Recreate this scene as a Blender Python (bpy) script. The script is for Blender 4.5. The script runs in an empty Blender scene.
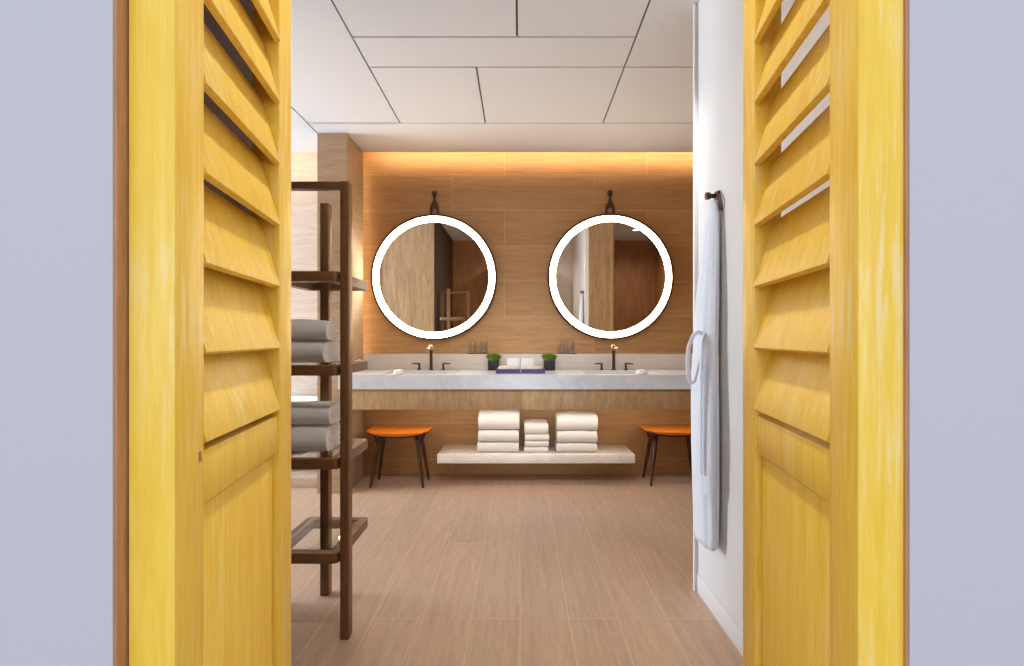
import bpy, bmesh, math, random
from mathutils import Vector, Matrix, noise

random.seed(7)
S = bpy.context.scene
COL = S.collection
PI = math.pi

# ------------------------------------------------------------------ materials
def srgb(r, g, b):
    def f(c):
        c /= 255.0
        return c / 12.92 if c <= 0.04045 else ((c + 0.055) / 1.055) ** 2.4
    return (f(r), f(g), f(b), 1.0)

class NT:
    def __init__(self, name):
        self.m = bpy.data.materials.new(name)
        self.m.use_nodes = True
        self.t = self.m.node_tree
        self.t.nodes.clear()
        self.out = self.n('ShaderNodeOutputMaterial')
    def n(self, typ, **kw):
        nd = self.t.nodes.new(typ)
        for k, v in kw.items():
            setattr(nd, k, v)
        return nd
    def l(self, a, b):
        self.t.links.new(a, b)
    def coords(self, scale=(1, 1, 1), rot=(0, 0, 0), loc=(0, 0, 0), world=False):
        mp = self.n('ShaderNodeMapping')
        mp.inputs['Scale'].default_value = scale
        mp.inputs['Rotation'].default_value = rot
        mp.inputs['Location'].default_value = loc
        if world:
            g = self.n('ShaderNodeNewGeometry')
            self.l(g.outputs['Position'], mp.inputs['Vector'])
        else:
            c = self.n('ShaderNodeTexCoord')
            self.l(c.outputs['Object'], mp.inputs['Vector'])
        return mp.outputs['Vector']
    def noise(self, vec, scale, detail=4, rough=0.55, dist=0.0):
        nd = self.n('ShaderNodeTexNoise')
        nd.inputs['Scale'].default_value = scale
        nd.inputs['Detail'].default_value = detail
        nd.inputs['Roughness'].default_value = rough
        nd.inputs['Distortion'].default_value = dist
        self.l(vec, nd.inputs['Vector'])
        return nd.outputs['Fac']
    def ramp(self, fac, stops):
        r = self.n('ShaderNodeValToRGB')
        els = r.color_ramp.elements
        while len(els) < len(stops):
            els.new(0.5)
        for e, (p, c) in zip(els, stops):
            e.position = p
            e.color = c
        self.l(fac, r.inputs['Fac'])
        return r.outputs['Color']
    def mix(self, fac, a, b, blend='MIX'):
        x = self.n('ShaderNodeMix', data_type='RGBA', blend_type=blend)
        for sock, v in ((x.inputs['Factor'], fac), (x.inputs['A'], a), (x.inputs['B'], b)):
            pass
        ins = [s for s in x.inputs if s.enabled]
        for s, v in zip(ins, (fac, a, b)):
            if hasattr(v, 'is_linked') or hasattr(v, 'links'):
                self.l(v, s)
            else:
                s.default_value = v
        return [o for o in x.outputs if o.enabled][0]
    def principled(self, color, rough=0.5, bump=None, bump_str=0.2, bump_dist=0.002, **kw):
        p = self.n('ShaderNodeBsdfPrincipled')
        if hasattr(color, 'links'):
            self.l(color, p.inputs['Base Color'])
        else:
            p.inputs['Base Color'].default_value = color
        if hasattr(rough, 'links'):
            self.l(rough, p.inputs['Roughness'])
        else:
            p.inputs['Roughness'].default_value = rough
        for k, v in kw.items():
            p.inputs[k].default_value = v
        if bump is not None:
            b = self.n('ShaderNodeBump')
            b.inputs['Strength'].default_value = bump_str
            b.inputs['Distance'].default_value = bump_dist
            self.l(bump, b.inputs['Height'])
            self.l(b.outputs['Normal'], p.inputs['Normal'])
        self.l(p.outputs['BSDF'], self.out.inputs['Surface'])
        return p

def plain(name, col, rough=0.5, nscale=40, var=0.06, bump=0.05, **kw):
    t = NT(name)
    v = t.coords()
    f = t.noise(v, nscale)
    c2 = tuple(min(1, x * (1 - var)) for x in col[:3]) + (1,)
    c3 = tuple(min(1, x * (1 + var)) for x in col[:3]) + (1,)
    c = t.ramp(f, [(0.3, c2), (0.7, c3)])
    t.principled(c, rough, f, bump, 0.001, **kw)
    return t.m

def wood(name, dark, light, grain=(1, 1, 14), scale=6, rough=0.45, rings=True, bump=0.12, world=False):
    """streaky wood; 'grain' squeezes the noise on the axes across the grain"""
    t = NT(name)
    v = t.coords(scale=grain, world=world)
    f1 = t.noise(v, scale, 6, 0.6, 0.6)
    f2 = t.noise(v, scale * 4.5, 5, 0.7, 0.2)
    c1 = t.ramp(f1, [(0.28, dark), (0.72, light)])
    mid = tuple((a * 0.45) for a in dark[:3]) + (1,)
    c2 = t.ramp(f2, [(0.35, mid), (0.6, (1, 1, 1, 1))])
    c = t.mix(0.22, c1, c2, 'MULTIPLY')
    t.principled(c, rough, f2, bump, 0.001)
    return t.m

def tile_wood(name, dark, light, joint, tw, th, axes, grain, mortar=0.003, rough=0.5, shift=(0, 0, 0), var=0.5):
    """wood-look tiles: brick pattern laid in world axes 'axes' (long, short)"""
    t = NT(name)
    g = t.n('ShaderNodeNewGeometry')
    sx = t.n('ShaderNodeSeparateXYZ')
    t.l(g.outputs['Position'], sx.inputs[0])
    cb = t.n('ShaderNodeCombineXYZ')
    t.l(sx.outputs[axes[0]], cb.inputs[0])
    t.l(sx.outputs[axes[1]], cb.inputs[1])
    mp = t.n('ShaderNodeMapping')
    mp.inputs['Location'].default_value = shift
    t.l(cb.outputs[0], mp.inputs['Vector'])
    br = t.n('ShaderNodeTexBrick')
    br.offset = 0.37
    br.inputs['Scale'].default_value = 1.0
    br.inputs['Mortar Size'].default_value = mortar
    br.inputs['Mortar Smooth'].default_value = 0.3
    br.inputs['Brick Width'].default_value = tw
    br.inputs['Row Height'].default_value = th
    br.inputs['Color1'].default_value = (0, 0, 0, 1)
    br.inputs['Color2'].default_value = (1, 1, 1, 1)
    br.inputs['Mortar'].default_value = (0.5, 0.5, 0.5, 1)
    t.l(mp.outputs[0], br.inputs['Vector'])
    # grain, offset per tile
    mg = t.n('ShaderNodeMapping')
    mg.inputs['Scale'].default_value = grain
    t.l(g.outputs['Position'], mg.inputs['Vector'])
    ad = t.n('ShaderNodeVectorMath', operation='ADD')
    sc = t.n('ShaderNodeVectorMath', operation='SCALE')
    sc.inputs['Scale'].default_value = 23.0
    t.l(br.outputs['Color'], sc.inputs[0])
    t.l(mg.outputs[0], ad.inputs[0])
    t.l(sc.outputs[0], ad.inputs[1])
    f = t.noise(ad.outputs[0], 5.0, 6, 0.62, 0.5)
    f2 = t.noise(ad.outputs[0], 26.0, 4, 0.6)
    base = t.ramp(f, [(0.25, dark), (0.75, light)])
    fine = t.ramp(f2, [(0.3, (0.72, 0.70, 0.68, 1)), (0.65, (1, 1, 1, 1))])
    c = t.mix(0.45, base, fine, 'MULTIPLY')
    tone = t.ramp(br.outputs['Color'], [(0.0, (1 - 0.22 * var,) * 3 + (1,)), (1.0, (1.0, 1.0, 1.0, 1))])
    c = t.mix(1.0, c, tone, 'MULTIPLY')
    c = t.mix(br.outputs['Fac'], c, joint)
    t.principled(c, rough, f2, 0.06, 0.001)
    return t.m

def emitter(name, col, strength):
    t = NT(name)
    e = t.n('ShaderNodeEmission')
    e.inputs['Color'].default_value = col
    e.inputs['Strength'].default_value = strength
    t.l(e.outputs[0], t.out.inputs['Surface'])
    return t.m

def thin_glass(name, tint=(0.96, 0.985, 0.97, 1), rough=0.0, ior=1.5, extra=0.0):
    t = NT(name)
    tr = t.n('ShaderNodeBsdfTransparent')
    tr.inputs['Color'].default_value = tint
    gl = t.n('ShaderNodeBsdfGlossy')
    gl.inputs['Roughness'].default_value = rough
    fr = t.n('ShaderNodeLayerWeight')
    fr.inputs['Blend'].default_value = 0.5
    pw = t.n('ShaderNodeMath', operation='POWER')
    pw.inputs[1].default_value = 5.0
    t.l(fr.outputs['Facing'], pw.inputs[0])
    ad = t.n('ShaderNodeMath', operation='MULTIPLY_ADD', use_clamp=True)
    ad.inputs[1].default_value = 0.92
    ad.inputs[2].default_value = 0.035 + extra
    t.l(pw.outputs[0], ad.inputs[0])
    mx = t.n('ShaderNodeMixShader')
    t.l(ad.outputs[0], mx.inputs[0])
    t.l(tr.outputs[0], mx.inputs[1])
    t.l(gl.outputs[0], mx.inputs[2])
    t.l(mx.outputs[0], t.out.inputs['Surface'])
    return t.m

def yellow_paint():
    t = NT('distressed_yellow_paint')
    v = t.coords(scale=(5, 5, 0.55))
    f = t.noise(v, 7, 7, 0.68, 0.3)
    v2 = t.coords(scale=(12, 12, 0.8), loc=(3, 1, 2))
    f2 = t.noise(v2, 10, 5, 0.7)
    v3 = t.coords(scale=(1, 1, 0.5), loc=(8, 4, 1))
    f3 = t.noise(v3, 3.5, 3, 0.5)
    base = t.ramp(f, [(0.25, srgb(236, 190, 50)), (0.5, srgb(245, 206, 72)), (0.78, srgb(250, 220, 108))])
    pale = t.ramp(f2, [(0.50, (0, 0, 0, 1)), (0.64, (1, 1, 1, 1))])
    gate = t.ramp(f3, [(0.44, (0, 0, 0, 1)), (0.62, (1, 1, 1, 1))])
    msk = t.mix(1.0, pale, gate, 'MULTIPLY')
    soft = t.mix(0.75, (0, 0, 0, 1), msk)
    c = t.mix(soft, base, srgb(240, 226, 176))
    fine = t.ramp(f2, [(0.25, (0.86, 0.82, 0.72, 1)), (0.55, (1, 1, 1, 1))])
    c = t.mix(0.6, c, fine, 'MULTIPLY')
    t.principled(c, 0.42, f2, 0.12, 0.001)
    return t.m

def marble(name, base, vein, rough=0.25):
    t = NT(name)
    v = t.coords(scale=(1.0, 1.6, 2.2))
    f = t.noise(v, 2.3, 8, 0.62, 1.6)
    f2 = t.noise(v, 9, 6, 0.6, 0.4)
    c = t.ramp(f, [(0.40, base), (0.50, vein), (0.57, base)])
    c2 = t.ramp(f2, [(0.3, (0.90, 0.90, 0.91, 1)), (0.7, (1, 1, 1, 1))])
    t.principled(t.mix(0.6, c, c2, 'MULTIPLY'), rough)
    return t.m

def terry(name, col, fine=900):
    t = NT(name)
    v = t.coords()
    f = t.noise(v, fine, 2, 0.7)
    f2 = t.noise(v, 60, 4, 0.6)
    c = t.ramp(f2, [(0.3, tuple(x * 0.93 for x in col[:3]) + (1,)), (0.7, col)])
    m2 = t.n('ShaderNodeMath', operation='ADD')
    t.l(f, m2.inputs[0])
    t.l(f2, m2.inputs[1])
    t.principled(c, 0.95, m2.outputs[0], 0.55, 0.004, **{'Sheen Weight': 0.3})
    return t.m

M = {}
M['yellow'] = yellow_paint()
M['lilac'] = plain('lilac_grey_wall_paint', srgb(190, 192, 202), 0.75, 220, 0.012, 0.06)
M['white_wall'] = plain('white_wall_paint', srgb(218, 215, 214), 0.7, 220, 0.012, 0.06)
M['jamb'] = wood('brown_jamb_wood', srgb(168, 120, 86), srgb(200, 150, 112), (9, 9, 0.8), 5)
M['ceiling'] = plain('white_ceiling_board', srgb(214, 216, 222), 0.8, 150, 0.01, 0.03)
M['gap'] = plain('dark_shadow_gap', srgb(92, 92, 90), 0.9, 60, 0.05)
M['wall_tile'] = tile_wood('brown_wood_look_wall_tile', srgb(184, 136, 84), srgb(214, 168, 110), srgb(214, 176, 128),
                           1.2, 0.3, (0, 2), (0.7, 0.7, 9), 0.0020, 0.45, (0.13, 0.17, 0), 0.9)
M['column_tile'] = tile_wood('column_wood_look_tile', srgb(164, 137, 108), srgb(192, 164, 134), srgb(170, 142, 114),
                             1.2, 0.3, (1, 2), (0.9, 0.9, 9), 0.0022, 0.45, (0.0, 0.17, 0), 0.5)
M['bay_tile'] = tile_wood('pale_bath_wall_tile', srgb(190, 174, 162), srgb(214, 200, 190), srgb(182, 166, 152),
                          1.2, 0.3, (0, 2), (0.7, 0.7, 7), 0.002, 0.4, (0.1, 0.17, 0), 0.3)
M['floor_tile'] = tile_wood('brown_wood_look_floor_tile', srgb(181, 150, 126), srgb(206, 176, 151), srgb(207, 181, 158),
                            1.2, 0.2, (1, 0), (9, 0.7, 1), 0.0018, 0.36, (0.35, 0.0, 0), 0.35)
M['hall_floor'] = wood('hall_floor_wood', srgb(150, 116, 92), srgb(178, 142, 116), (9, 0.8, 1), 5)
M['panel_wood'] = wood('grey_limed_wood_panel', srgb(150, 122, 92), srgb(188, 160, 126), (7, 7, 0.7), 4, 0.55, True, 0.2)
M['apron_wood'] = wood('pale_oak_veneer', srgb(158, 126, 88), srgb(194, 162, 120), (9, 9, 1.6), 4, 0.5, True, 0.15)
M['recess_wood'] = wood('brown_recess_wood', srgb(140, 92, 52), srgb(170, 118, 72), (5, 5, 0.7), 4, 0.5)
M['walnut'] = wood('dark_walnut', srgb(106, 72, 44), srgb(140, 101, 66), (14, 14, 1.2), 5, 0.38)
M['walnut_x'] = wood('dark_walnut_crosswise', srgb(106, 72, 44), srgb(140, 101, 66), (1.2, 14, 14), 5, 0.38)
M['gap_shade_panel'] = wood('gap_shade_brown_wood', srgb(58, 34, 18), srgb(78, 48, 26), (7, 7, 0.7), 4, 0.6)
M['leg_wood'] = wood('glossy_dark_leg_wood', srgb(52, 26, 18), srgb(78, 42, 28), (16, 16, 1.2), 5, 0.22)
M['leather'] = plain('orange_leather', srgb(230, 130, 34), 0.38, 160, 0.08, 0.25)
M['leather_brown'] = plain('dark_brown_leather', srgb(78, 34, 24), 0.45, 140, 0.12, 0.2)
M['marble'] = marble('white_marble', srgb(216, 221, 229), srgb(206, 212, 221), 0.28)
M['splash'] = tile_wood('pale_stone_splashback', srgb(216, 206, 194), srgb(230, 221, 210), srgb(216, 206, 194),
                        4.0, 0.6, (0, 2), (0.8, 0.8, 9), 0.0, 0.35, (0.0, 0.2, 0), 0.1)
M['shelf_stone'] = marble('pale_shelf_stone', srgb(234, 227, 218), srgb(222, 212, 202), 0.4)
M['bronze'] = plain('dark_bronze_metal', srgb(86, 68, 54), 0.28, 60, 0.08, 0.02, Metallic=1.0)
M['nickel'] = plain('brushed_nickel', srgb(186, 174, 160), 0.25, 60, 0.05, 0.02, Metallic=1.0)
M['ceramic'] = plain('white_ceramic', srgb(236, 236, 234), 0.12, 10, 0.01, 0.0)
M['tub'] = plain('white_bathtub_acrylic', srgb(232, 236, 240), 0.15, 10, 0.01, 0.0)
M['towel'] = terry('white_terry', srgb(240, 238, 236))
M['robe'] = terry('white_robe_waffle', srgb(228, 235, 248), 500)
M['pot'] = plain('black_pot_glaze', srgb(24, 18, 20), 0.5, 50, 0.1, 0.02)
M['grass'] = plain('fresh_green_grass', srgb(116, 156, 42), 0.6, 60, 0.3, 0.05)
M['purple'] = plain('purple_lacquer', srgb(62, 42, 104), 0.4, 50, 0.06, 0.02)
M['paper'] = plain('white_paper', srgb(244, 240, 238), 0.8, 80, 0.02, 0.05)
M['cream'] = plain('cream_packet_paper', srgb(214, 200, 182), 0.7, 60, 0.05, 0.05)
M['soap'] = plain('cream_soap', srgb(244, 236, 220), 0.5, 30, 0.02, 0.02)
M['dark_tray'] = plain('dark_tray_wood', srgb(70, 48, 36), 0.4, 60, 0.1, 0.02)
t = NT('clear_drinking_glass')
t.principled((1, 1, 1, 1), 0.0, IOR=1.45, **{'Transmission Weight': 1.0})
M['glass'] = t.m
M['pane'] = thin_glass('clear_shelf_glass', (0.95, 0.98, 0.965, 1), 0.0, 1.38, 0.0)
M['ring'] = emitter('mirror_ring_light', (1.0, 0.77, 0.48, 1), 22.0)
M['lens'] = emitter('fill_downlight_lens', (1.0, 0.95, 0.9, 1), 5.0)
t = NT('mirror_silver')
t.principled((0.88, 0.86, 0.83, 1), 0.015, Metallic=1.0)
M['mirror'] = t.m

# ------------------------------------------------------------------ helpers
def obj(name, bm, mat, parent=None, loc=None, smooth=35, kind=None):
    bmesh.ops.recalc_face_normals(bm, faces=bm.faces[:])
    me = bpy.data.meshes.new(name)
    for f in bm.faces:
        f.smooth = smooth is not None
    bm.to_mesh(me)
    bm.free()
    if smooth is not None:
        me.set_sharp_from_angle(angle=math.radians(smooth))
    me.materials.append(mat)
    o = bpy.data.objects.new(name, me)
    COL.objects.link(o)
    if parent:
        o.parent = parent
    if loc:
        o.location = loc
    if kind:
        o['kind'] = kind
    return o

def thing(name, label, cat, loc=(0, 0, 0), rz=0.0, group=None):
    o = bpy.data.objects.new(name, None)
    o.empty_display_size = 0.05
    COL.objects.link(o)
    o.location = loc
    o.rotation_euler = (0, 0, rz)
    return tag(o, label, cat, group)

def tag(o, label, cat, group=None):
    o['label'] = label
    o['category'] = cat
    if group:
        o['group'] = group
    return o

def struct(name, bm, mat, parent=None, **kw):
    o = obj(name, bm, mat, parent, **kw)
    if parent is None:
        o['kind'] = 'structure'
    return o

def kids(o):
    return [c for c in bpy.data.objects if c.parent == o]

def copy_tree(o, loc, rz, label, parent=None):
    c = o.copy()
    COL.objects.link(c)
    if parent is None:
        c.location = loc
        c.rotation_euler = (0, 0, rz)
        c['label'] = label
    else:
        c.parent = parent
    for k in kids(o):
        copy_tree(k, None, None, None, c)
    return c

def NB():
    return bmesh.new()

def box(bm, x0, x1, y0, y1, z0, z1, bev=0.0, seg=2):
    g = bmesh.ops.create_cube(bm, size=1.0)
    vs = g['verts']
    for v in vs:
        v.co = Vector(((x0 + x1) / 2 + v.co.x * (x1 - x0), (y0 + y1) / 2 + v.co.y * (y1 - y0), (z0 + z1) / 2 + v.co.z * (z1 - z0)))
    if bev > 0:
        es = list({e for v in vs for e in v.link_edges})
        bmesh.ops.bevel(bm, geom=es, offset=bev, segments=seg, profile=0.5, affect='EDGES')
    return bm

def bx(*a, **k):
    return box(NB(), *a, **k)

def tube(bm, pts, rad, n=12, flat=None, up=Vector((0, 0, 1))):
    """rings along pts; rad = number or list; flat=(a,b) multiplies the two ring axes"""
    pts = [Vector(p) for p in pts]
    if not hasattr(rad, '__len__'):
        rad = [rad] * len(pts)
    a, b = flat or (1, 1)
    rings = []
    side = None
    for i, p in enumerate(pts):
        if i == 0:
            d = pts[1] - p
        elif i == len(pts) - 1:
            d = p - pts[i - 1]
        else:
            d = (pts[i + 1] - p).normalized() + (p - pts[i - 1]).normalized()
        d.normalize()
        if side is None:
            u = up if abs(d.dot(up)) < 0.9 else Vector((0, 1, 0))
            side = d.cross(u).normalized()
        else:
            side = (side - d * side.dot(d)).normalized()
        w = side.cross(d).normalized()
        rings.append([bm.verts.new(p + (side * math.cos(t) * a + w * math.sin(t) * b) * rad[i]) for t in [2 * PI * k / n for k in range(n)]])
    for r0, r1 in zip(rings, rings[1:]):
        for k in range(n):
            bm.faces.new((r0[k], r0[(k + 1) % n], r1[(k + 1) % n], r1[k]))
    bm.faces.new(rings[0][::-1])
    bm.faces.new(rings[-1])
    return bm

def lathe(bm, prof, c=(0, 0, 0), n=32, axis='Z', closed=False):
    """profile (r, h) about an axis through c"""
    c = Vector(c)
    rings = []
    for r, h in prof:
        ring = []
        for k in range(n):
            t = 2 * PI * k / n
            if axis == 'Z':
                p = Vector((r * math.cos(t), r * math.sin(t), h))
            elif axis == 'Y':
                p = Vector((r * math.cos(t), h, r * math.sin(t)))
            else:
                p = Vector((h, r * math.cos(t), r * math.sin(t)))
            ring.append(bm.verts.new(c + p))
        rings.append(ring)
    pairs = list(zip(rings, rings[1:]))
    if closed:
        pairs.append((rings[-1], rings[0]))
    for r0, r1 in pairs:
        for k in range(n):
            bm.faces.new((r0[k], r0[(k + 1) % n], r1[(k + 1) % n], r1[k]))
    if not closed:
        bm.faces.new(rings[0][::-1])
        bm.faces.new(rings[-1])
    return bm

def prism(bm, pts, vec):
    vec = Vector(vec)
    a = [bm.verts.new(Vector(p)) for p in pts]
    b = [bm.verts.new(Vector(p) + vec) for p in pts]
    n = len(a)
    bm.faces.new(a[::-1])
    bm.faces.new(b)
    for i in range(n):
        bm.faces.new((a[i], a[(i + 1) % n], b[(i + 1) % n], b[i]))
    return bm

def rounded_rect(x0, x1, y0, y1, r, n=5, corners=(1, 1, 1, 1)):
    """outline; corners order: (x1,y1),(x0,y1),(x0,y0),(x1,y0)"""
    out = []
    for (cx, cy, a0, on) in ((x1, y1, 0, corners[0]), (x0, y1, 90, corners[1]), (x0, y0, 180, corners[2]), (x1, y0, 270, corners[3])):
        if not on:
            out.append((cx, cy))
            continue
        ox = cx - r if cx == x1 else cx + r
        oy = cy - r if cy == y1 else cy + r
        for k in range(n + 1):
            t = math.radians(a0 + 90 * k / n)
            out.append((ox + r * math.cos(t), oy + r * math.sin(t)))
    return out

# ------------------------------------------------------------------ the setting
CZ = 2.667           # ceiling height
BY = 4.23            # back wall
struct('floor', bx(-5.1, 2.2, 0.45, 4.6, -0.06, 0), M['floor_tile'])
struct('floor_hall', bx(-2.6, 2.6, -7.0, 0.45, -0.06, 0), M['hall_floor'])

struct('wall_back', bx(-1.42, 2.2, BY, BY + 0.1, 0, 3.0), M['wall_tile'])
struct('wall_bath_back', bx(-5.1, -1.42, 4.42, 4.52, 0, 3.0), M['bay_tile'])
struct('wall_column', bx(-1.50, -1.28, 3.70, 4.08, 0, 2.70), M['column_tile'])
struct('wall_column_return', bx(-1.50, -1.42, 4.08, 4.42, 0, 3.0), M['wall_tile'])
struct('wall_right', bx(2.1, 2.2, 0.6, 4.23, 0, 2.9), M['recess_wood'])

# left wall of the bath bay with its window opening
b = NB()
WX = -5.0
box(b, WX - 0.1, WX, 2.20, 2.35, 0, 2.9)
box(b, WX - 0.1, WX, 4.25, 4.52, 0, 2.9)
box(b, WX - 0.1, WX, 2.35, 4.25, 0, 0.45)
box(b, WX - 0.1, WX, 2.35, 4.25, 2.50, 2.9)
struct('wall_left', b, M['white_wall'])
b = NB()
for z0, z1 in ((0.45, 0.50), (2.45, 2.50)):
    box(b, WX - 0.08, WX - 0.02, 2.35, 4.25, z0, z1)
for y0, y1 in ((2.35, 2.40), (3.27, 3.33), (4.20, 4.25)):
    box(b, WX - 0.08, WX - 0.02, y0, y1, 0.50, 2.45)
w1 = struct('window_1', b, M['ceramic'])
struct('window_pane', bx(WX - 0.055, WX - 0.045, 2.40, 4.20, 0.50, 2.45), M['pane'], w1)

# hall end wall behind the camera; its window is added for the fill lamp
b = NB()
box(b, -2.6, -1.6, -7.1, -7.0, 0, 2.9)
box(b, 1.2, 2.6, -7.1, -7.0, 0, 2.9)
box(b, -1.6, 1.2, -7.1, -7.0, 0, 0.45)
box(b, -1.6, 1.2, -7.1, -7.0, 2.45, 2.9)
struct('wall_hall', b, M['lilac'])
b = NB()
for z0, z1 in ((0.45, 0.50), (2.40, 2.45)):
    box(b, -1.6, 1.2, -7.08, -7.02, z0, z1)
for x0, x1 in ((-1.6, -1.55), (-0.23, -0.17), (1.15, 1.2)):
    box(b, x0, x1, -7.08, -7.02, 0.50, 2.40)
struct('added_hall_window', b, M['ceramic'])

# closet block on the left of the passage, limed wood
struct('wall_passage_left', bx(-5.10, -1.06, 0.62, 2.20, 0, CZ), M['panel_wood'])
struct('trim_8', bx(-1.06, -1.045, 0.62, 2.19, 0, CZ), M['gap_shade_panel'])  # added dark cladding; its colour supplies the shade behind the left slats
# partition on the right of the passage: white plaster, wood-clad far face
b = NB()
box(b, 0.807, 1.12, 0.62, 2.265, 0, CZ)
struct('wall_passage_right', b, M['white_wall'])
struct('trim_1', bx(0.79, 1.12, 2.265, 2.285, 0, CZ, bev=0.002), M['white_wall'])
struct('trim_2', bx(0.835, 1.10, 2.285, 2.297, 0, CZ), M['panel_wood'])
struct('trim_3', bx(1.10, 1.14, 2.0, 2.305, 0, CZ, bev=0.003), M['apron_wood'])
struct('baseboard_right', bx(0.802, 0.807, 0.62, 2.265, 0, 0.085, bev=0.003), M['white_wall'])

# wall with the double-door opening (two layers, the door rebate is in the second)
YL, YR = 0.486, 0.499
struct('wall_front_left', bx(-2.6, -0.396, YL, 0.512, 0, 2.9), M['lilac'])
struct('wall_front_right', bx(0.389, 2.6, YR, 0.524, 0, 2.9), M['lilac'])
struct('wall_front_top', bx(-0.396, 0.389, YR, 0.524, 2.33, 2.9), M['lilac'])
b = NB()
box(b, -5.1, -0.50, 0.525, 0.60, 0, CZ)
box(b, 1.12, 2.1, 0.525, 0.60, 0, CZ)
box(b, -0.50, 0.50, 0.525, 0.60, 2.36, CZ)
struct('wall_front_inner', b, M['recess_wood'])
struct('wall_front_return', bx(0.50, 0.807, 0.525, 0.60, 0, CZ), M['white_wall'])
# brown timber lining in the reveal
struct('trim_4', bx(-0.3962, -0.3930, YL + 0.0015, 0.514, 0, 2.33), M['jamb'])
struct('trim_5', bx(0.3860, 0.3892, YR + 0.0015, 0.526, 0, 2.33), M['jamb'])

# ceiling: boards with open joints under a dark backing
b = NB()
G = 0.005
cols = [(-1.50, -0.847), (-0.847, 0.585), (0.585, 1.215), (1.215, 2.1)]
def board(x0, x1, y0, y1):
    box(b, x0 + G, x1 - G, y0 + G, y1 - G, CZ, CZ + 0.012)
board(-1.50, -0.847, 0.6, 3.53)
board(-0.847, -0.015, 1.10, 2.52)
board(-0.015, 0.585, 1.10, 2.52)
board(-0.847, 0.585, 0.6, 1.10)
board(-0.847, 0.585, 2.52, 2.80)
board(-0.847, -0.245, 2.80, 3.53)
board(-0.245, 0.585, 2.80, 3.53)
board(0.585, 1.215, 0.6, 2.80)
board(0.585, 1.215, 2.80, 3.53)
board(1.215, 2.1, 0.6, 3.53)
# plain border beside and beyond the boards
for v in [v for v in b.verts if v.co.x < -1.49]:
    v.co.x = -1.494
box(b, -1.494, -0.847 - G, 3.53 - 0.0101, 3.54, CZ, CZ + 0.012)
box(b, -1.494, 2.1, 3.53 + G, 4.08, CZ, CZ + 0.012)
box(b, -5.0, -1.506, 0.6, 4.08, CZ, CZ + 0.012)
ceil = struct('ceiling', b, M['ceiling'], smooth=None)
struct('trim_6', bx(-5.0, 2.1, 0.6, 4.03, CZ + 0.012, CZ + 0.03), M['gap'])
struct('ceiling_cove', bx(-5.1, 2.2, 3.85, 4.52, 2.98, 3.04), M['ceiling'])
struct('wall_cove', bx(-5.1, 2.2, 3.83, 3.86, CZ + 0.03, 2.98), M['ceiling'])

# bath plinth
struct('trim_7', bx(-5.0, -1.52, 3.83, 4.42, 0, 0.085, bev=0.004), M['bay_tile'])
# bathtub
tb = thing('bathtub', 'white bathtub in the bright bay behind the walnut rack', 'bathtub', (-2.45, 4.125, 0.085))
b = NB()
def oval(a, bb, z, n=48, p=2.6):
    out = []
    for k in range(n):
        t = 2 * PI * k / n
        c, s = math.cos(t), math.sin(t)
        out.append(b.verts.new((a * math.copysign(abs(c) ** (2 / p), c), bb * math.copysign(abs(s) ** (2 / p), s), z)))
    return out
rings = [oval(a, bb, z) for a, bb, z in ((0.70, 0.22, 0), (0.74, 0.235, 0.03), (0.82, 0.265, 0.40), (0.86, 0.285, 0.53), (0.865, 0.288, 0.55),
                                       (0.855, 0.282, 0.56), (0.81, 0.245, 0.56), (0.79, 0.23, 0.53), (0.70, 0.19, 0.15), (0.60, 0.14, 0.11))]
for r0, r1 in zip(rings, rings[1:]):
    n = len(r0)
    for k in range(n):
        b.faces.new((r0[k], r0[(k + 1) % n], r1[(k + 1) % n], r1[k]))
b.faces.new(rings[0][::-1]); b.faces.new(rings[-1])
obj('shell', b, M['tub'], tb)
obj('drain', lathe(NB(), [(0.03, 0.111), (0.03, 0.115), (0.012, 0.118)], (0.2, 0, 0), 20), M['nickel'], tb)

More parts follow.
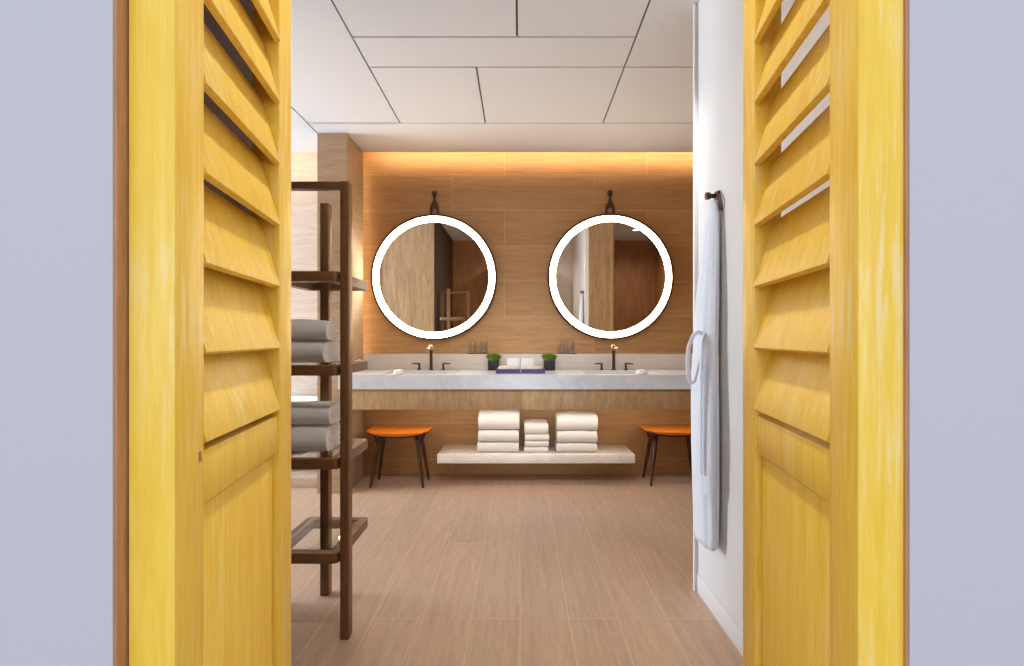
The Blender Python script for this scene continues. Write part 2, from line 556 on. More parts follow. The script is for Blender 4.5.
# ------------------------------------------------------------------ yellow louvred doors
def louvred_door(s, loc, rz, label):
    """s=-1: leaf on the left. Local +Y runs along the leaf, face towards the opening at x=0, thickness to s."""
    d = thing('louvered_door', label, 'door', loc, rz, 'yellow louvred doors')
    TH, L, H = 0.043, 0.402, 2.31
    def xb(a, c):
        return (min(s * a, s * c), max(s * a, s * c))
    z0 = 0.012
    y1, y2 = 0.064, 0.334           # inner edges of the stiles
    x0, x1 = xb(0, TH)
    obj('stile', bx(x0, x1, 0, y1, z0, H, bev=0.0022), M['yellow'], d)
    obj('stile', bx(x0, x1, y2, L, z0, H, bev=0.0022), M['yellow'], d)
    rx0, rx1 = xb(0.003, TH - 0.003)
    obj('rail', bx(rx0, rx1, y1, y2, 0.958, 1.021, bev=0.003), M['yellow'], d)
    obj('rail', bx(rx0, rx1, y1, y2, z0, 0.16, bev=0.003), M['yellow'], d)
    obj('rail', bx(rx0, rx1, y1, y2, 2.17, H, bev=0.003), M['yellow'], d)
    px0, px1 = xb(0.010, TH - 0.010)
    obj('panel', bx(px0, px1, y1 + 0.0015, y2 - 0.0032, 0.1615, 0.9540, bev=0.0015), M['yellow'], d)
    # each slat: tip (front, low) on the opening side, top leaning to the far side
    p = 0.1025
    for k in range(11):
        zt = 1.031 + p * k
        b = NB()
        prof = [(-0.002, 0.0), (0.0075, -0.0035), (0.0375, 0.104), (0.029, 0.1075)]
        pts = []
        for (u, z) in prof:
            pts.append((s * u, y1 + 0.001, zt + z))
        prism(b, pts, (0, y2 - y1 - 0.002, 0))
        es = [e for e in b.edges if abs(e.verts[0].co.y - e.verts[1].co.y) > 0.1]
        bmesh.ops.bevel(b, geom=es, offset=0.0015, segments=2, profile=0.5, affect='EDGES')
        obj('slat', b, M['yellow'], d)
    # latch hole plate on the near stile, hinges on the outer edge
    if s < 0:
        b = bx(*xb(-0.0006, 0.004), 0.050, 0.056, 1.012, 1.024, bev=0.0004)
        obj('latch', b, M['jamb'], d)
    for zc in (0.35, 1.95):
        b = NB()
        tube(b, [(s * (TH + 0.001), 0.0, zc - 0.045), (s * (TH + 0.001), 0.0, zc + 0.045)], 0.005, 10)
        obj('hinge', b, M['bronze'], d)
    return d
louvred_door(-1, (-0.349, 0.506, 0), math.atan(0.160), 'yellow louvred wooden door leaf open on the left of the doorway')
louvred_door(1, (0.344, 0.509, 0), -math.atan(0.150), 'yellow louvred wooden door leaf open on the right, beside the white robe wall')

# ------------------------------------------------------------------ walnut rack
RX0, RX1 = -1.02, -0.653
rk = thing('storage_rack', 'tall dark walnut rack with glass shelves beside the left yellow door', 'shelf rack', (RX1, 1.904, 0))
W = RX1 - RX0
for px in (0.0, -W + 0.033):
    obj('post', bx(px - 0.033, px, 0, 0.045, 0, 1.748, bev=0.002), M['walnut'], rk)
for px in (-0.201,):
    obj('post', bx(px - 0.038, px, 0.325, 0.367, 0, 1.752, bev=0.002), M['walnut'], rk)
obj('top_rail', bx(-W + 0.033, -0.033, 0.004, 0.041, 1.721, 1.748, bev=0.002), M['walnut_x'], rk)
SX0, SX1, SY0, SY1 = -W + 0.046, -0.042, 0.004, 0.396
shelf_tops = (0.327, 0.687, 1.045, 1.405)
for zt in shelf_tops:
    b = NB()
    outer = rounded_rect(SX0, SX1, SY0, SY1, 0.022, 4)
    inner = rounded_rect(SX0 + 0.04, SX1 - 0.04, SY0 + 0.04, SY1 - 0.04, 0.008, 4)
    zb = zt - 0.039
    rows = []
    for pts, z in ((outer, zb), (outer, zt), (inner, zt), (inner, zb)):
        rows.append([b.verts.new((x, y, z)) for x, y in pts])
    n = len(outer)
    for i in range(4):
        r0, r1 = rows[i], rows[(i + 1) % 4]
        for k in range(n):
            b.faces.new((r0[k], r0[(k + 1) % n], r1[(k + 1) % n], r1[k]))
    sh = obj('shelf', b, M['walnut_x'], rk)
    g = obj('glass_pane', bx(SX0 + 0.030, SX1 - 0.030, SY0 + 0.030, SY1 - 0.030, zt + 0.0005, zt + 0.007, bev=0.001), M['pane'], sh)
    g['label'] = 'clear glass shelf inlay'
    for px in (SX0, SX1):
        sgn = -1 if px == SX0 else 1
        b = tube(NB(), [(px - sgn * 0.004, 0.024, zt - 0.02), (px + sgn * 0.012, 0.024, zt - 0.02)], 0.006, 10)
        obj('shelf_pin', b, M['bronze'], rk)

# ------------------------------------------------------------------ towels
def towel_mesh(w, d, h, seed, layers=3):
    """folded terry towel, base centre at origin; fold faces -Y; spiral fold shows on the ends"""
    t = h / layers
    path = []
    def arc(cy, cz, r, a0, a1, n=7):
        for k in range(n + 1):
            a = math.radians(a0 + (a1 - a0) * k / n)
            path.append((cy + r * math.cos(a), cz + r * math.sin(a)))
    yf, yb = -d / 2, d / 2
    R = (h - t) / 2
    path.append((yb, t / 2))
    for k in range(1, 5):
        path.append((yb + (yf + R + t / 2 - yb) * k / 5, t / 2))
    arc(yf + R + t / 2, h / 2, R, 270, 90)
    for k in range(1, 5):
        path.append((yf + R + t / 2 + (yb - t - yf - R - t / 2) * k / 5, h - t / 2))
    arc(yb - t, h - t, t / 2 * 0.98, 90, -90, 5)
    for k in range(1, 5):
        path.append((yb - t + (yf + t + h / 6 * 0.5 - yb + t) * k / 4, h - 1.5 * t))
    b = NB()
    P = [Vector((0, y, z)) for y, z in path]
    rows = []
    half = t / 2 * 0.965
    for i, p in enumerate(P):
        dr = (P[min(i + 1, len(P) - 1)] - P[max(i - 1, 0)]).normalized()
        nrm = Vector((0, -dr.z, dr.y))
        rows.append((p + nrm * half, p - nrm * half))
    nx = 16
    sect = [r[0] for r in rows] + [r[1] for r in rows][::-1]
    n = len(sect)
    grid = []
    sd = seed * 17.3
    for k in range(nx + 1):
        u = k / nx
        x = (u - 0.5) * w
        edge = min(u, 1 - u)
        pinch = 1.0 - 0.05 * max(0, (0.06 - edge) / 0.06)
        ring = []
        for q in sect:
            nv = Vector((x * 9 + sd, q.y * 9, q.z * 14 + sd))
            dz = noise.noise(nv) * 0.004 * min(1, q.z / (0.4 * h) if q.z > 0 else 0)
            dy = noise.noise(nv + Vector((5, 3, 9))) * 0.005
            dx = noise.noise(nv + Vector((1, 13, 2))) * 0.004
            sag = -0.003 * (abs(u - 0.5) * 2) ** 4 * (q.z / h)
            ring.append(b.verts.new((x + dx, q.y + dy, max(0, (q.z * (pinch if q.z > h * 0.5 else 1) + dz + sag)))))
        grid.append(ring)
    for r0, r1 in zip(grid, grid[1:]):
        for k in range(n):
            b.faces.new((r0[k], r0[(k + 1) % n], r1[(k + 1) % n], r1[k]))
    m = n // 2
    for ring in (grid[0], grid[-1]):
        for k in range(m - 1):
            b.faces.new((ring[k], ring[k + 1], ring[n - 2 - k], ring[n - 1 - k]))
    return b

def towel(name, w, d, h, loc, seed, label, group, rz=0.0, layers=3):
    o = obj(name, towel_mesh(w, d, h, seed, layers), M['towel'], None, loc, smooth=60)
    o.rotation_euler = (0, 0, rz)
    return tag(o, label, 'towel', group)

SHZ = 0.2475
def stack(name, xc, yc, w, d, hs, labels, group, seed):
    z = SHZ + 0.0005
    for k, h in enumerate(hs):
        towel(name, w * (1 - 0.012 * (k % 2)), d, h, (xc + 0.003 * ((k * 7) % 3 - 1), yc, z), seed + k, labels[k], group)
        z += h + 0.0006
stack('bath_towel', -0.170, 4.045, 0.325, 0.25, (0.083, 0.088, 0.150),
      ['white folded bath towel at the bottom of the left stack on the low shelf',
       'white folded bath towel in the middle of the left stack on the low shelf',
       'white thick folded bath towel topping the left, tallest stack on the low shelf'], 'bath towels on the low shelf', 1)
stack('hand_towel', 0.132, 4.035, 0.190, 0.22, (0.046, 0.046, 0.046, 0.094),
      ['white small hand towel at the bottom of the middle stack on the low shelf',
       'white small hand towel second from bottom in the middle stack',
       'white small hand towel second from top in the middle stack',
       'white small hand towel topping the narrow middle stack on the low shelf'], 'hand towels on the low shelf', 11)
stack('bath_towel', 0.450, 4.045, 0.320, 0.25, (0.076, 0.092, 0.130),
      ['white folded bath towel at the bottom of the right stack on the low shelf',
       'white folded bath towel in the middle of the right stack on the low shelf',
       'white thick folded bath towel topping the right stack on the low shelf'], 'bath towels on the low shelf', 21)
gz = 0.0085
rg = 'bath towels on the walnut rack'
towel('bath_towel', 0.235, 0.18, 0.088, (-0.888, 2.045, 1.045 + gz), 31, 'white folded towel, lower of the pair on the rack at eye level', rg)
towel('bath_towel', 0.235, 0.16, 0.080, (-0.880, 2.030, 1.045 + gz + 0.089), 32, 'white folded towel, upper of the pair on the rack at eye level', rg, 0.02)
towel('bath_towel', 0.235, 0.19, 0.105, (-0.885, 2.050, 0.687 + gz), 33, 'white folded towel, lower of the pair on the rack at knee height', rg, 0.06)
towel('bath_towel', 0.240, 0.17, 0.082, (-0.876, 2.050, 0.687 + gz + 0.106), 34, 'white folded towel, upper of the pair on the rack at knee height', rg, 0.03)

# ------------------------------------------------------------------ vanity
HC = 0.89
ct = thing('countertop', 'long white marble countertop with two basins under the round mirrors', 'countertop', (0, 0, 0))
CX0, CX1, CY0, CY1 = -1.279, 2.098, 3.51, 4.228
basins = (-0.735, 0.745)
BW, BY0, BY1 = 0.27, 3.60, 3.95
b = NB()
xs = [CX0, basins[0] - BW, basins[0] + BW, basins[1] - BW, basins[1] + BW, CX1]
for i in range(5):
    if i in (1, 3):
        box(b, xs[i], xs[i + 1], CY0, BY0, 0.79, HC)
        box(b, xs[i], xs[i + 1], BY1, CY1, 0.79, HC)
    else:
        box(b, xs[i], xs[i + 1], CY0, CY1, 0.79, HC)
bmesh.ops.remove_doubles(b, verts=b.verts[:], dist=1e-5)
obj('slab', b, M['marble'], ct, smooth=None)
for xb_ in basins:
    b = NB()
    ou = rounded_rect(xb_ - BW, xb_ + BW, BY0, BY1, 0.03, 4)
    i2 = rounded_rect(xb_ - BW + 0.03, xb_ + BW - 0.03, BY0 + 0.03, BY1 - 0.03, 0.03, 4)
    o3 = rounded_rect(xb_ - BW - 0.015, xb_ + BW + 0.015, BY0 - 0.015, BY1 + 0.015, 0.03, 4)
    rows = [[b.verts.new((x, y, z)) for x, y in pts] for pts, z in ((o3, 0.789), (o3, 0.70), (ou, 0.69), (ou, 0.735), (i2, 0.725))]
    # inner bowl: rim at 0.789 down to 0.72
    rows = [[b.verts.new((x, y, z)) for x, y in pts] for pts, z in ((i2, 0.715), (ou, 0.735), (ou, 0.789), (o3, 0.789), (o3, 0.70), (i2, 0.695))]
    loose = [v for v in b.verts if not v.link_faces]
    n = len(ou)
    for r0, r1 in zip(rows, rows[1:]):
        for k in range(n):
            b.faces.new((r0[k], r0[(k + 1) % n], r1[(k + 1) % n], r1[k]))
    b.faces.new(rows[0]); b.faces.new(rows[-1][::-1])
    bmesh.ops.delete(b, geom=[v for v in b.verts if not v.link_faces], context='VERTS')
    ba = obj('basin', b, M['ceramic'], ct)
    obj('drain', lathe(NB(), [(0.024, 0.7155), (0.024, 0.719), (0.01, 0.7205)], (xb_, 3.78, 0), 20), M['nickel'], ba)
obj('splashback', bx(CX0, CX1, 4.12, 4.229, HC, 1.018, bev=0.002), M['splash'], ct)
obj('side_splash', bx(-1.279, -1.262, 3.70, 4.12, HC, 0.968, bev=0.002), M['splash'], ct)

vc = thing('vanity_cabinet', 'pale oak fascia cabinet below the white marble countertop', 'cabinet', (0, 3.53, 0.644))
obj('body', bx(-1.279, 2.09, 0.02, 0.16, 0.0, 0.05), M['apron_wood'], vc)
xsd = (-1.279, 0.01, 1.29, 2.09)
for xa, xc in zip(xsd, xsd[1:]):
    obj('fascia_panel', bx(xa + 0.0008, xc - 0.0008, 0, 0.02, 0, 0.1455, bev=0.001), M['apron_wood'], vc)

fs = obj('floating_shelf', bx(-0.642, 0.890, 3.87, 4.229, 0.179, SHZ, bev=0.003), M['shelf_stone'])
tag(fs, 'low pale stone floating shelf under the vanity holding stacked towels', 'shelf')

# ------------------------------------------------------------------ mirrors
def mirror_make(label):
    r = thing('round_mirror', label, 'mirror', (-0.721, BY, 1.659), 0, 'round lit mirrors')
    R = 0.529
    obj('frame', lathe(NB(), [(R - 0.017, -0.049), (R - 0.003, -0.053), (R, -0.050), (R, -0.004), (R - 0.05, -0.002), (R - 0.05, -0.039), (R - 0.017, -0.039)], n=96, axis='Y', closed=True), M['leather_brown'], r)
    lr = obj('light_ring', lathe(NB(), [(R - 0.0175, -0.0400), (R - 0.0175, -0.0452), (R - 0.0190, -0.0456), (0.4620, -0.0456), (0.4610, -0.0452), (0.4610, -0.0400)], n=96, axis='Y', closed=True), M['ring'], r)
    lr['label'] = 'glowing white light ring'
    obj('mirror_glass', lathe(NB(), [(0.4600, -0.0425), (0.4600, -0.0450), (0.002, -0.0450)], n=96, axis='Y'), M['mirror'], r)
    obj('back_plate', lathe(NB(), [(0.466, -0.001), (0.466, -0.042), (0.002, -0.042)], n=64, axis='Y'), M['dark_tray'], r)
    # forked leather strap
    half = [(0.0, 0.202), (0.016, 0.202), (0.022, 0.190), (0.023, 0.176), (0.012, 0.158), (0.0085, 0.135), (0.012, 0.115), (0.030, 0.085), (0.038, 0.060), (0.040, 0.018), (0.040, -0.012),
            (0.021, -0.012), (0.021, 0.030), (0.014, 0.052), (0.0, 0.058)]
    out = [(x, z) for x, z in half] + [(-x, z) for x, z in half[::-1] if x > 0]
    b = prism(NB(), [(x, -0.022, R + z) for x, z in out], (0, 0.006, 0))
    obj('strap', b, M['leather_brown'], r)
    for sx in (-1, 1):
        b = lathe(NB(), [(0.006, -0.0215), (0.006, -0.026), (0.002, -0.028)], (sx * 0.0305, 0, R + 0.004), 12, 'Y')
        obj('rivet', b, M['bronze'], r)
    return r
m0 = mirror_make('left round wall mirror with a glowing white rim, reflecting the walnut rack')
copy_tree(m0, (0.759, BY, 1.663), 0, 'right round wall mirror with a glowing white rim, nearer the hanging robe')
for x, z, lb in ((-0.721, 1.659, 'dark brown round wall peg holding the strap of the left mirror'),
                 (0.759, 1.663, 'dark brown round wall peg holding the strap of the right mirror')):
    b = lathe(NB(), [(0.010, 0.0), (0.010, -0.028), (0.017, -0.029), (0.0195, -0.036), (0.016, -0.044), (0.006, -0.047)], n=24, axis='Y')
    p = obj('wall_peg', b, M['leg_wood'], None, (x, BY - 0.0005, z + 0.521 + 0.184))
    tag(p, lb, 'peg', 'mirror pegs')

# ------------------------------------------------------------------ faucets
def faucet_make(label):
    f = thing('faucet', label, 'faucet', (-0.722, 4.065, HC), 0, 'basin faucets')
    b = lathe(NB(), [(0.020, 0.0), (0.020, 0.006), (0.0125, 0.009), (0.0115, 0.14), (0.0135, 0.145), (0.0135, 0.158)], n=20)
    obj('column', b, M['bronze'], f)
    b = NB()
    tube(b, [(0, 0.01, 0.165), (0, -0.03, 0.172), (0, -0.10, 0.178), (0, -0.135, 0.174), (0, -0.142, 0.160)], [0.0125, 0.0125, 0.012, 0.012, 0.0115], 14)
    obj('spout', b, M['nickel'], f)
    b = NB()
    bmesh.ops.create_uvsphere(b, u_segments=20, v_segments=12, radius=0.0185, matrix=Matrix.Translation((-0.006, 0.004, 0.186)))
    tube(b, [(0.004, 0.0, 0.176), (0.024, -0.004, 0.164)], [0.008, 0.006], 10)
    obj('knob', b, M['nickel'], f)
    for s in (-1, 1):
        b = NB()
        lathe(b, [(0.017, 0.0), (0.017, 0.005), (0.009, 0.008), (0.008, 0.046), (0.010, 0.049), (0.010, 0.056), (0.003, 0.058)], (s * 0.098, 0, 0), 18)
        tube(b, [(s * 0.096, 0, 0.051), (s * 0.130, -0.004, 0.052), (s * 0.156, -0.006, 0.051)], [0.007, 0.006, 0.005], 10)
        obj('handle', b, M['bronze'], f)
    return f
f0 = faucet_make('dark bronze basin faucet with two levers under the left mirror')
copy_tree(f0, (0.762, 4.065, HC), 0, 'dark bronze basin faucet with two levers under the right mirror')

# soaps in their dishes
def soap_make(label):
    d = thing('soap_dish', label, 'soap dish', (-0.865, 3.565, HC), 0, 'soap dishes')
    b = lathe(NB(), [(0.030, 0.0), (0.040, 0.004), (0.043, 0.012), (0.039, 0.012), (0.034, 0.006), (0.002, 0.005)], n=28)
    for v in b.verts:
        v.co.y *= 0.72
    obj('dish', b, M['ceramic'], d)
    b = NB()
    bmesh.ops.create_uvsphere(b, u_segments=24, v_segments=14, radius=1.0)
    for v in b.verts:
        c = v.co
        v.co = Vector((math.copysign(abs(c.x) ** 0.75, c.x) * 0.034, math.copysign(abs(c.y) ** 0.75, c.y) * 0.020, 0.021 + math.copysign(abs(c.z) ** 0.7, c.z) * 0.0155))
    s = obj('soap', b, M['soap'], d)
    return d
s0 = soap_make('small white soap dish with a bar of soap beside the left basin')
copy_tree(s0, (0.865, 3.565, HC), 0, 'small white soap dish with a bar of soap in front of the right basin')

# ------------------------------------------------------------------ counter objects
def planter_make(label):
    p = thing('planter', label, 'plant', (-0.213, 4.045, HC), 0, 'grass pots')
    b = NB()
    w = 0.044
    for (a, z0, z1) in ((w, 0.0, 0.082),):
        box(b, -a, a, -a, a, z0, z1, bev=0.004)
    # hollow top: inset rim
    top = max(b.faces, key=lambda f: f.calc_center_median().z + (f.normal.z if f.normal.z > 0.9 else -9))
    r = bmesh.ops.inset_region(b, faces=[top], thickness=0.006, depth=-0.008)
    obj('pot', b, M['pot'], p)
    b = NB()
    rr = random.Random(3)
    for k in range(620):
        a = rr.uniform(0, 2 * PI)
        q = math.sqrt(rr.random())
        x, y = q * 0.041 * math.cos(a), q * 0.041 * math.sin(a)
        ln = rr.uniform(0.052, 0.072) * (1.05 - 0.42 * q * q)
        lean = 0.30 * q + rr.uniform(0, 0.16)
        ax = a + rr.uniform(-0.6, 0.6)
        dx, dy = math.cos(ax) * lean * ln * 2.2, math.sin(ax) * lean * ln * 2.2
        wv = 0.0022
        px, py = -math.sin(ax + rr.random()) * wv, math.cos(ax + rr.random()) * wv
        base = Vector((x, y, 0.0735))
        m = base + Vector((dx * 0.35, dy * 0.35, ln * 0.62))
        tip = base + Vector((dx, dy, ln))
        s = Vector((px, py, 0))
        v = [b.verts.new(q_) for q_ in (base - s, base + s, m + s * 0.9, m - s * 0.9, tip)]
        b.faces.new(v[:4]); b.faces.new((v[3], v[2], v[4]))
    g = obj('grass', b, M['grass'], p, smooth=None)
    g['kind'] = 'stuff'
    return p
p0 = planter_make('green grass in a black cube pot left of the purple trays')
copy_tree(p0, (0.237, 4.045, HC), 0.4 * 0, 'green grass in a black cube pot right of the purple trays')

def tray_make(label):
    b = NB()
    w, d, h, t = 0.0885, 0.075, 0.033, 0.004
    rows = []
    for a, c, z in ((w, d, 0), (w, d, h), (w - t, d - t, h), (w - t, d - t, t)):
        rows.append([b.verts.new((x * a, y * c, z)) for x, y in ((-1, -1), (1, -1), (1, 1), (-1, 1))])
    for r0, r1 in zip(rows, rows[1:]):
        for k in range(4):
            b.faces.new((r0[k], r0[(k + 1) % 4], r1[(k + 1) % 4], r1[k]))
    b.faces.new(rows[0][::-1]); b.faces.new(rows[-1])
    o = obj('amenity_tray', b, M['purple'], None, (-0.087, 3.72, HC), smooth=None)
    return tag(o, label, 'tray', 'purple trays')
t0 = tray_make('purple rectangular tray, left of the touching pair on the countertop')
copy_tree(t0, (0.094, 3.72, HC), 0, 'purple rectangular tray, right of the touching pair on the countertop')
for x, side in ((-0.087, 'left'), (0.094, 'right')):
    sg = -1 if side == 'left' else 1
    b = bx(-0.072, 0.072, -0.030, 0.026, 0, 0.050, bev=0.010)
    o = obj('toiletry_packet', b, M['cream'], None, (x, 3.690, HC + 0.0045))
    tag(o, 'cream packet lying at the front of the %s purple tray' % side, 'packet', 'packets in the purple trays')
    b = NB()
    # folded cloth standing on edge
    for k in range(3):
        box(b, -0.048, 0.048, k * 0.0095, k * 0.0095 + 0.009, 0.0, 0.104 - 0.002 * k, bev=0.004)
    o = obj('face_cloth', b, M['towel'], None, (x - sg * 0.038, 3.745, HC + 0.0045))
    tag(o, 'white folded face cloth standing at the back of the %s purple tray' % side, 'cloth', 'face cloths in the purple trays')

# tumblers on the ledge
def tumbler_make(label):
    b = lathe(NB(), [(0.024, 0.0), (0.027, 0.002), (0.031, 0.098), (0.0302, 0.099), (0.0292, 0.098), (0.0255, 0.008), (0.001, 0.007)], n=32)
    o = obj('drinking_glass', b, M['glass'], None, (0, 0, 0))
    return tag(o, label, 'glass', 'drinking glasses on the ledge')
LZ = 1.018
first = None
for (xa, xb2, side) in ((-0.398, -0.300, 'left'), (0.347, 0.425, 'right')):
    b = bx(-0.083, 0.083, -0.036, 0.036, 0, 0.006, bev=0.002)
    o = obj('glass_tray', b, M['dark_tray'], None, ((xa + xb2) / 2, 4.175, LZ))
    tag(o, 'small dark tray under two drinking glasses nearer the %s mirror' % side, 'tray', 'glass trays')
    for x, w in ((xa, 'left'), (xb2, 'right')):
        lb = 'clear drinking glass, %s of the two beside the %s mirror' % (w, side)
        if first is None:
            first = tumbler_make(lb)
            first.location = (x, 4.172, LZ + 0.0065)
        else:
            copy_tree(first, (x, 4.172, LZ + 0.0065), 0, lb)

# ------------------------------------------------------------------ stools
def stool_make(label):
    s = thing('stool', label, 'stool', (-0.945, 3.95, 0), 0, 'orange stools')
    # flat padded top, belly hanging lower towards the middle, thin dark shell below
    def ztop(u, v):
        return 0.432 + 0.006 * u ** 4 - 0.004 * (1 - u * u) - 0.005 * abs(v) ** 4
    def zmid(u, v):
        return 0.424 - 0.026 * (1 - abs(u) ** 2.2)
    def zs(u, v):
        return zmid(u, v) - 0.012 + 0.003 * abs(u)
    def grid(bm, fz, hw, hd, nu=30, nv=18):
        rows = []
        for j in range(nv + 1):
            v = -1 + 2 * j / nv
            row = []
            for i in range(nu + 1):
                u = -1 + 2 * i / nu
                k = 1 - 0.10 * (abs(u) ** 6) * (abs(v) ** 6)
                row.append(bm.verts.new((u * hw * (1 - 0.03 * v * v) * k, v * hd * (1 - 0.03 * u * u) * k, fz(u, v))))
            rows.append(row)
        return rows
    def slab(bm, fa, fb, hw, hd, lip=0.0, tuck=0.0):
        lo, hi = grid(bm, fa, hw - tuck * 0.2, hd - tuck), grid(bm, fb, hw - lip, hd - lip)
        nv, nu = len(lo) - 1, len(lo[0]) - 1
        for j in range(nv):
            for i in range(nu):
                bm.faces.new((hi[j][i], hi[j][i + 1], hi[j + 1][i + 1], hi[j + 1][i]))
                bm.faces.new((lo[j][i], lo[j + 1][i], lo[j + 1][i + 1], lo[j][i + 1]))
        for i in range(nu):
            bm.faces.new((lo[0][i], lo[0][i + 1], hi[0][i + 1], hi[0][i]))
            bm.faces.new((lo[nv][i + 1], lo[nv][i], hi[nv][i], hi[nv][i + 1]))
        for j in range(nv):
            bm.faces.new((lo[j + 1][0], lo[j][0], hi[j][0], hi[j + 1][0]))
            bm.faces.new((lo[j][nu], lo[j + 1][nu], hi[j + 1][nu], hi[j][nu]))
    b = NB()
    slab(b, lambda u, v: zmid(u, v) + 0.0005, ztop, 0.242, 0.166, 0.003, 0.020)
    obj('seat', b, M['leather'], s, smooth=40)
    b = NB()
    slab(b, zs, zmid, 0.239, 0.1475)
    se = obj('seat_shell', b, M['leg_wood'], s, smooth=40)
    se['label'] = 'dark wooden underside of the seat'
    for sx in (-1, 1):
        for sy in (-1, 1):
            foot = Vector((sx * 0.203, sy * 0.118, 0))
            knee = Vector((sx * 0.152, sy * 0.078, 0.345))
            top = Vector((sx * 0.138, sy * 0.060, zs(sx * 0.62, sy * 0.4) + 0.004))
            b = NB()
            tube(b, [foot, foot.lerp(knee, 0.08), foot.lerp(knee, 0.55), knee, knee.lerp(top, 0.5), top], [0.0085, 0.010, 0.0145, 0.0165, 0.0145, 0.012], 12)
            top2 = Vector((sx * 0.186, sy * 0.082, zs(sx * 0.83, sy * 0.5) + 0.004))
            k2 = foot.lerp(knee, 0.93)
            tube(b, [k2, k2.lerp(top2, 0.4), top2], [0.010, 0.012, 0.010], 10)
            obj('leg', b, M['leg_wood'], s, smooth=50)
    return s
st0 = stool_make('orange leather stool with dark legs left of the low towel shelf')
copy_tree(st0, (1.218, 4.0, 0), 0, 'orange leather stool with dark legs partly hidden behind the hanging robe')

# ------------------------------------------------------------------ robe on its hook
hk = thing('coat_hook', 'brown wooden peg hook high on the white wall holding the robe', 'hook', (0.807, 2.05, 1.732))
b = lathe(NB(), [(0.017, 0.0), (0.017, -0.007), (0.010, -0.009), (0.009, -0.026), (0.0135, -0.028), (0.0155, -0.034), (0.0150, -0.045), (0.004, -0.047)], n=24, axis='X')
obj('peg', b, M['leg_wood'], hk)
obj('base_plate', bx(-0.009, -0.0005, -0.035, 0.020, -0.014, 0.014, bev=0.003), M['leg_wood'], hk)
b = NB()
tube(b, [(-0.014, -0.030, 0.006), (-0.012, -0.062, -0.020), (-0.011, -0.076, -0.048), (-0.010, -0.070, -0.072), (-0.010, -0.058, -0.066), (-0.010, -0.052, -0.045), (-0.012, -0.034, -0.010)], 0.0048, 8, (0.7, 1.3))
obj('leather_loop', b, M['leather_brown'], hk)

rb = thing('bathrobe', 'long white bathrobe hanging on the white wall beside the right yellow door', 'robe', (0.75, 2.08, 0.28))
def robe_body():
    b = NB()
    n = 72
    # z, centre x, centre y, half x, half y, ripple
    spec = [(1.425, 0.776, 2.062, 0.012, 0.014, 0.0), (1.410, 0.776, 2.062, 0.018, 0.026, 0.05), (1.36, 0.773, 2.058, 0.021, 0.045, 0.10),
            (1.26, 0.769, 2.068, 0.026, 0.062, 0.14), (1.14, 0.764, 2.078, 0.0315, 0.078, 0.16), (1.02, 0.759, 2.086, 0.037, 0.092, 0.15),
            (0.90, 0.756, 2.092, 0.0395, 0.098, 0.10), (0.84, 0.755, 2.094, 0.040, 0.098, 0.08), (0.74, 0.753, 2.096, 0.043, 0.104, 0.13),
            (0.60, 0.752, 2.098, 0.044, 0.108, 0.15), (0.42, 0.753, 2.10, 0.043, 0.110, 0.16), (0.24, 0.755, 2.10, 0.041, 0.108, 0.16),
            (0.12, 0.757, 2.10, 0.039, 0.104, 0.15), (0.055, 0.758, 2.10, 0.037, 0.100, 0.13), (0.031, 0.758, 2.10, 0.033, 0.094, 0.10), (0.025, 0.758, 2.10, 0.026, 0.085, 0.06)]
    # densify
    dense = []
    for s0, s1 in zip(spec, spec[1:]):
        m = max(1, int((s0[0] - s1[0]) / 0.025))
        for k in range(m):
            u = k / m
            dense.append(tuple(a + (c - a) * u for a, c in zip(s0, s1)))
    dense.append(spec[-1])
    rings = []
    for (z, cx, cy, hx, hy, rp) in dense:
        ring = []
        for k in range(n):
            t = 2 * PI * k / n
            w = 1 + rp * (0.55 * math.sin(7 * t + 0.9 + 0.5 * math.sin(z * 3)) + 0.35 * math.sin(12 * t + z * 1.3) + 0.5 * noise.noise(Vector((math.cos(t) * 2.1, math.sin(t) * 2.1, z * 1.7))))
            x = cx + 0.008 + hx * 0.90 * (1 + (w - 1) * 0.6) * math.cos(t)
            y = cy - 0.035 + hy * (1 + (w - 1) * 0.35) * math.sin(t)
            x = min(x, 0.803)
            ring.append(b.verts.new((x - 0.75, y - 2.08, z)))
        rings.append(ring)
    for r0, r1 in zip(rings, rings[1:]):
        for k in range(n):
            b.faces.new((r0[k], r0[(k + 1) % n], r1[(k + 1) % n], r1[k]))
    b.faces.new(rings[0]); b.faces.new(rings[-1][::-1])
    return b
obj('garment', robe_body(), M['robe'], rb, smooth=80)
# sleeve hanging at the front
b = NB()
pts, rad = [], []
for k in range(15):
    u = k / 14
    pts.append((0.026 - 0.026 * min(1, u * 1.6), -0.060 - 0.034 * min(1, u * 1.5) + 0.006 * math.sin(u * 6), 1.18 - 0.93 * u))
    rad.append(0.014 + 0.018 * min(1, u * 2.0) + 0.0015 * math.sin(u * 17))
tube(b, pts, rad, 18, (1.25, 0.62), Vector((1, 0, 0)))
obj('sleeve', b, M['robe'], rb, smooth=80)
# belt: band, loop and hanging tail
b = NB()
loop = [(-0.010, -0.075, 0.885), (-0.036, -0.074, 0.895), (-0.054, -0.070, 0.880), (-0.070, -0.066, 0.835), (-0.075, -0.064, 0.775), (-0.071, -0.064, 0.715), (-0.060, -0.064, 0.685), (-0.046, -0.066, 0.695), (-0.036, -0.070, 0.74), (-0.022, -0.070, 0.80)]
tube(b, loop, 0.0055, 10, (1.5, 0.7), Vector((0, 1, 0)))
tail = [(-0.005, -0.070, 0.900), (-0.028, -0.092, 0.862), (-0.034, -0.098, 0.80), (-0.036, -0.100, 0.62), (-0.036, -0.100, 0.44), (-0.035, -0.098, 0.33)]
tube(b, tail, 0.008, 10, (1.7, 0.55), Vector((1, 0, 0)))
obj('belt', b, M['robe'], rb, smooth=70)

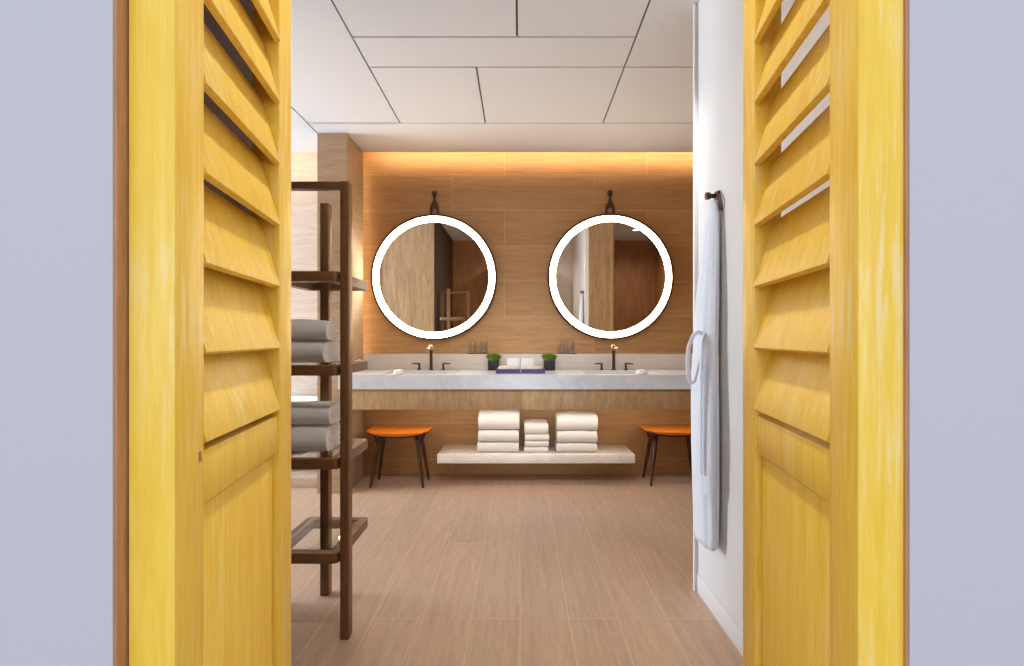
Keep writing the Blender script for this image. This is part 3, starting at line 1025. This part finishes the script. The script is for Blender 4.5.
# ------------------------------------------------------------------ lights
def fill_downlight_make(label):  # fixtures added out of frame to brighten the doors and vanity
    d = thing('added_fill_downlight', label, 'fill light', (-0.42, 1.62, CZ), 0, 'added fill downlights')
    obj('trim_ring', lathe(NB(), [(0.040, -0.004), (0.050, -0.004), (0.052, 0.0), (0.040, 0.0)], n=32, closed=True), M['white_wall'], d)
    obj('lens', lathe(NB(), [(0.039, -0.0005), (0.039, -0.002), (0.002, -0.002)], n=32), M['lens'], d)
    return d
d0 = fill_downlight_make('small round added fill downlight in the passage ceiling above the walnut rack side')
copy_tree(d0, (0.0, 1.02, CZ), 0, 'small round added fill downlight in the ceiling just inside the yellow doors')
copy_tree(d0, (1.62, 1.35, CZ), 0, 'small round added fill downlight in the recess behind the robe wall')
copy_tree(d0, (0.42, 1.62, CZ), 0, 'small round added fill downlight in the passage ceiling above the robe side')
for sx in (-1, 1):  # added fill beams aimed at the vanity front
    l = bpy.data.lights.new('added_fill_beam', 'SPOT')
    l.energy = 110
    l.color = (0.96, 0.97, 1.0)
    l.spot_size = math.radians(52)
    l.spot_blend = 0.8
    l.shadow_soft_size = 0.04
    o = bpy.data.objects.new('added_fill_beam', l)
    COL.objects.link(o)
    o.location = (sx * 0.42, 1.62, CZ - 0.01)
    o.rotation_euler = (Vector((sx * 0.65, 3.75, 0.75)) - o.location).to_track_quat('-Z', 'Y').to_euler()
for loc, e in (((0.0, 1.02, CZ - 0.01), 72), ((1.62, 1.35, CZ - 0.01), 50)):  # added fill for the door faces and the right recess
    l = bpy.data.lights.new('added_fill_flood', 'SPOT')
    l.energy = e
    l.color = (1.0, 0.95, 0.88)
    l.spot_size = math.radians(150)
    l.spot_blend = 1.0
    l.shadow_soft_size = 0.05
    o = bpy.data.objects.new('added_fill_flood', l)
    COL.objects.link(o)
    o.location = loc
def area(name, loc, rot, sx, sy, power, col):
    l = bpy.data.lights.new(name, 'AREA')
    l.shape = 'RECTANGLE'
    l.size, l.size_y = sx, sy
    l.energy = power
    l.color = col
    o = bpy.data.objects.new(name, l)
    COL.objects.link(o)
    o.location = loc
    o.rotation_euler = rot
    return o
R = math.radians
area('window_daylight', (-4.97, 3.30, 1.48), (0, R(-90), 0), 1.9, 1.8, 270, (0.72, 0.87, 1.0))
# added fill lamp behind the camera, set in the added hall window
area('hall_fill_light', (-0.2, -6.98, 1.45), (R(90), 0, 0), 2.7, 1.9, 170, (0.80, 0.89, 1.0))
# warm LED strips lying on the ceiling edge inside the cove
area('cove_light', (0.40, 3.99, 2.755), (R(66), 0, 0), 3.3, 0.11, 15, (1.0, 0.71, 0.43))
area('bath_cove_light', (-3.2, 3.99, 2.755), (R(72), 0, 0), 3.2, 0.11, 11, (1.0, 0.66, 0.36))
# vertical warm strip on the hidden back of the column
area('column_slot_light', (-1.345, 4.09, 1.75), (0, R(90), R(-78)), 1.7, 0.02, 1.6, (1.0, 0.74, 0.45))
# warm strip under the vanity, washing the shelf and wall
area('vanity_underlight', (0.15, 3.78, 0.635), (R(20), 0, 0), 2.6, 0.03, 4.2, (1.0, 0.86, 0.70))

wd = bpy.data.worlds.new('sky')
S.world = wd
wd.use_nodes = True
bg = wd.node_tree.nodes['Background']
bg.inputs['Color'].default_value = (0.86, 0.91, 1.0, 1)
bg.inputs['Strength'].default_value = 1.1

# ------------------------------------------------------------------ camera
cam = bpy.data.cameras.new('camera')
cam.sensor_width = 36.0
cam.lens = 500.0 / 1024.0 * 36.0
cam.shift_x = -8.0 / 1024.0
cam.shift_y = 5.0 / 1024.0
cam.clip_start = 0.02
co = bpy.data.objects.new('camera', cam)
COL.objects.link(co)
co.location = (0, 0, 1.15)
co.rotation_euler = (R(90), 0, 0)
S.camera = co

S.view_settings.view_transform = 'Standard'
S.view_settings.look = 'None'
S.view_settings.gamma = 1.0
S.view_settings.use_curve_mapping = False
S.view_settings.exposure = 0.0
S.cycles.use_denoising = True
S.cycles.max_bounces = 10
S.cycles.diffuse_bounces = 6
S.cycles.glossy_bounces = 6
S.cycles.transparent_max_bounces = 16
S.cycles.sample_clamp_indirect = 6.0
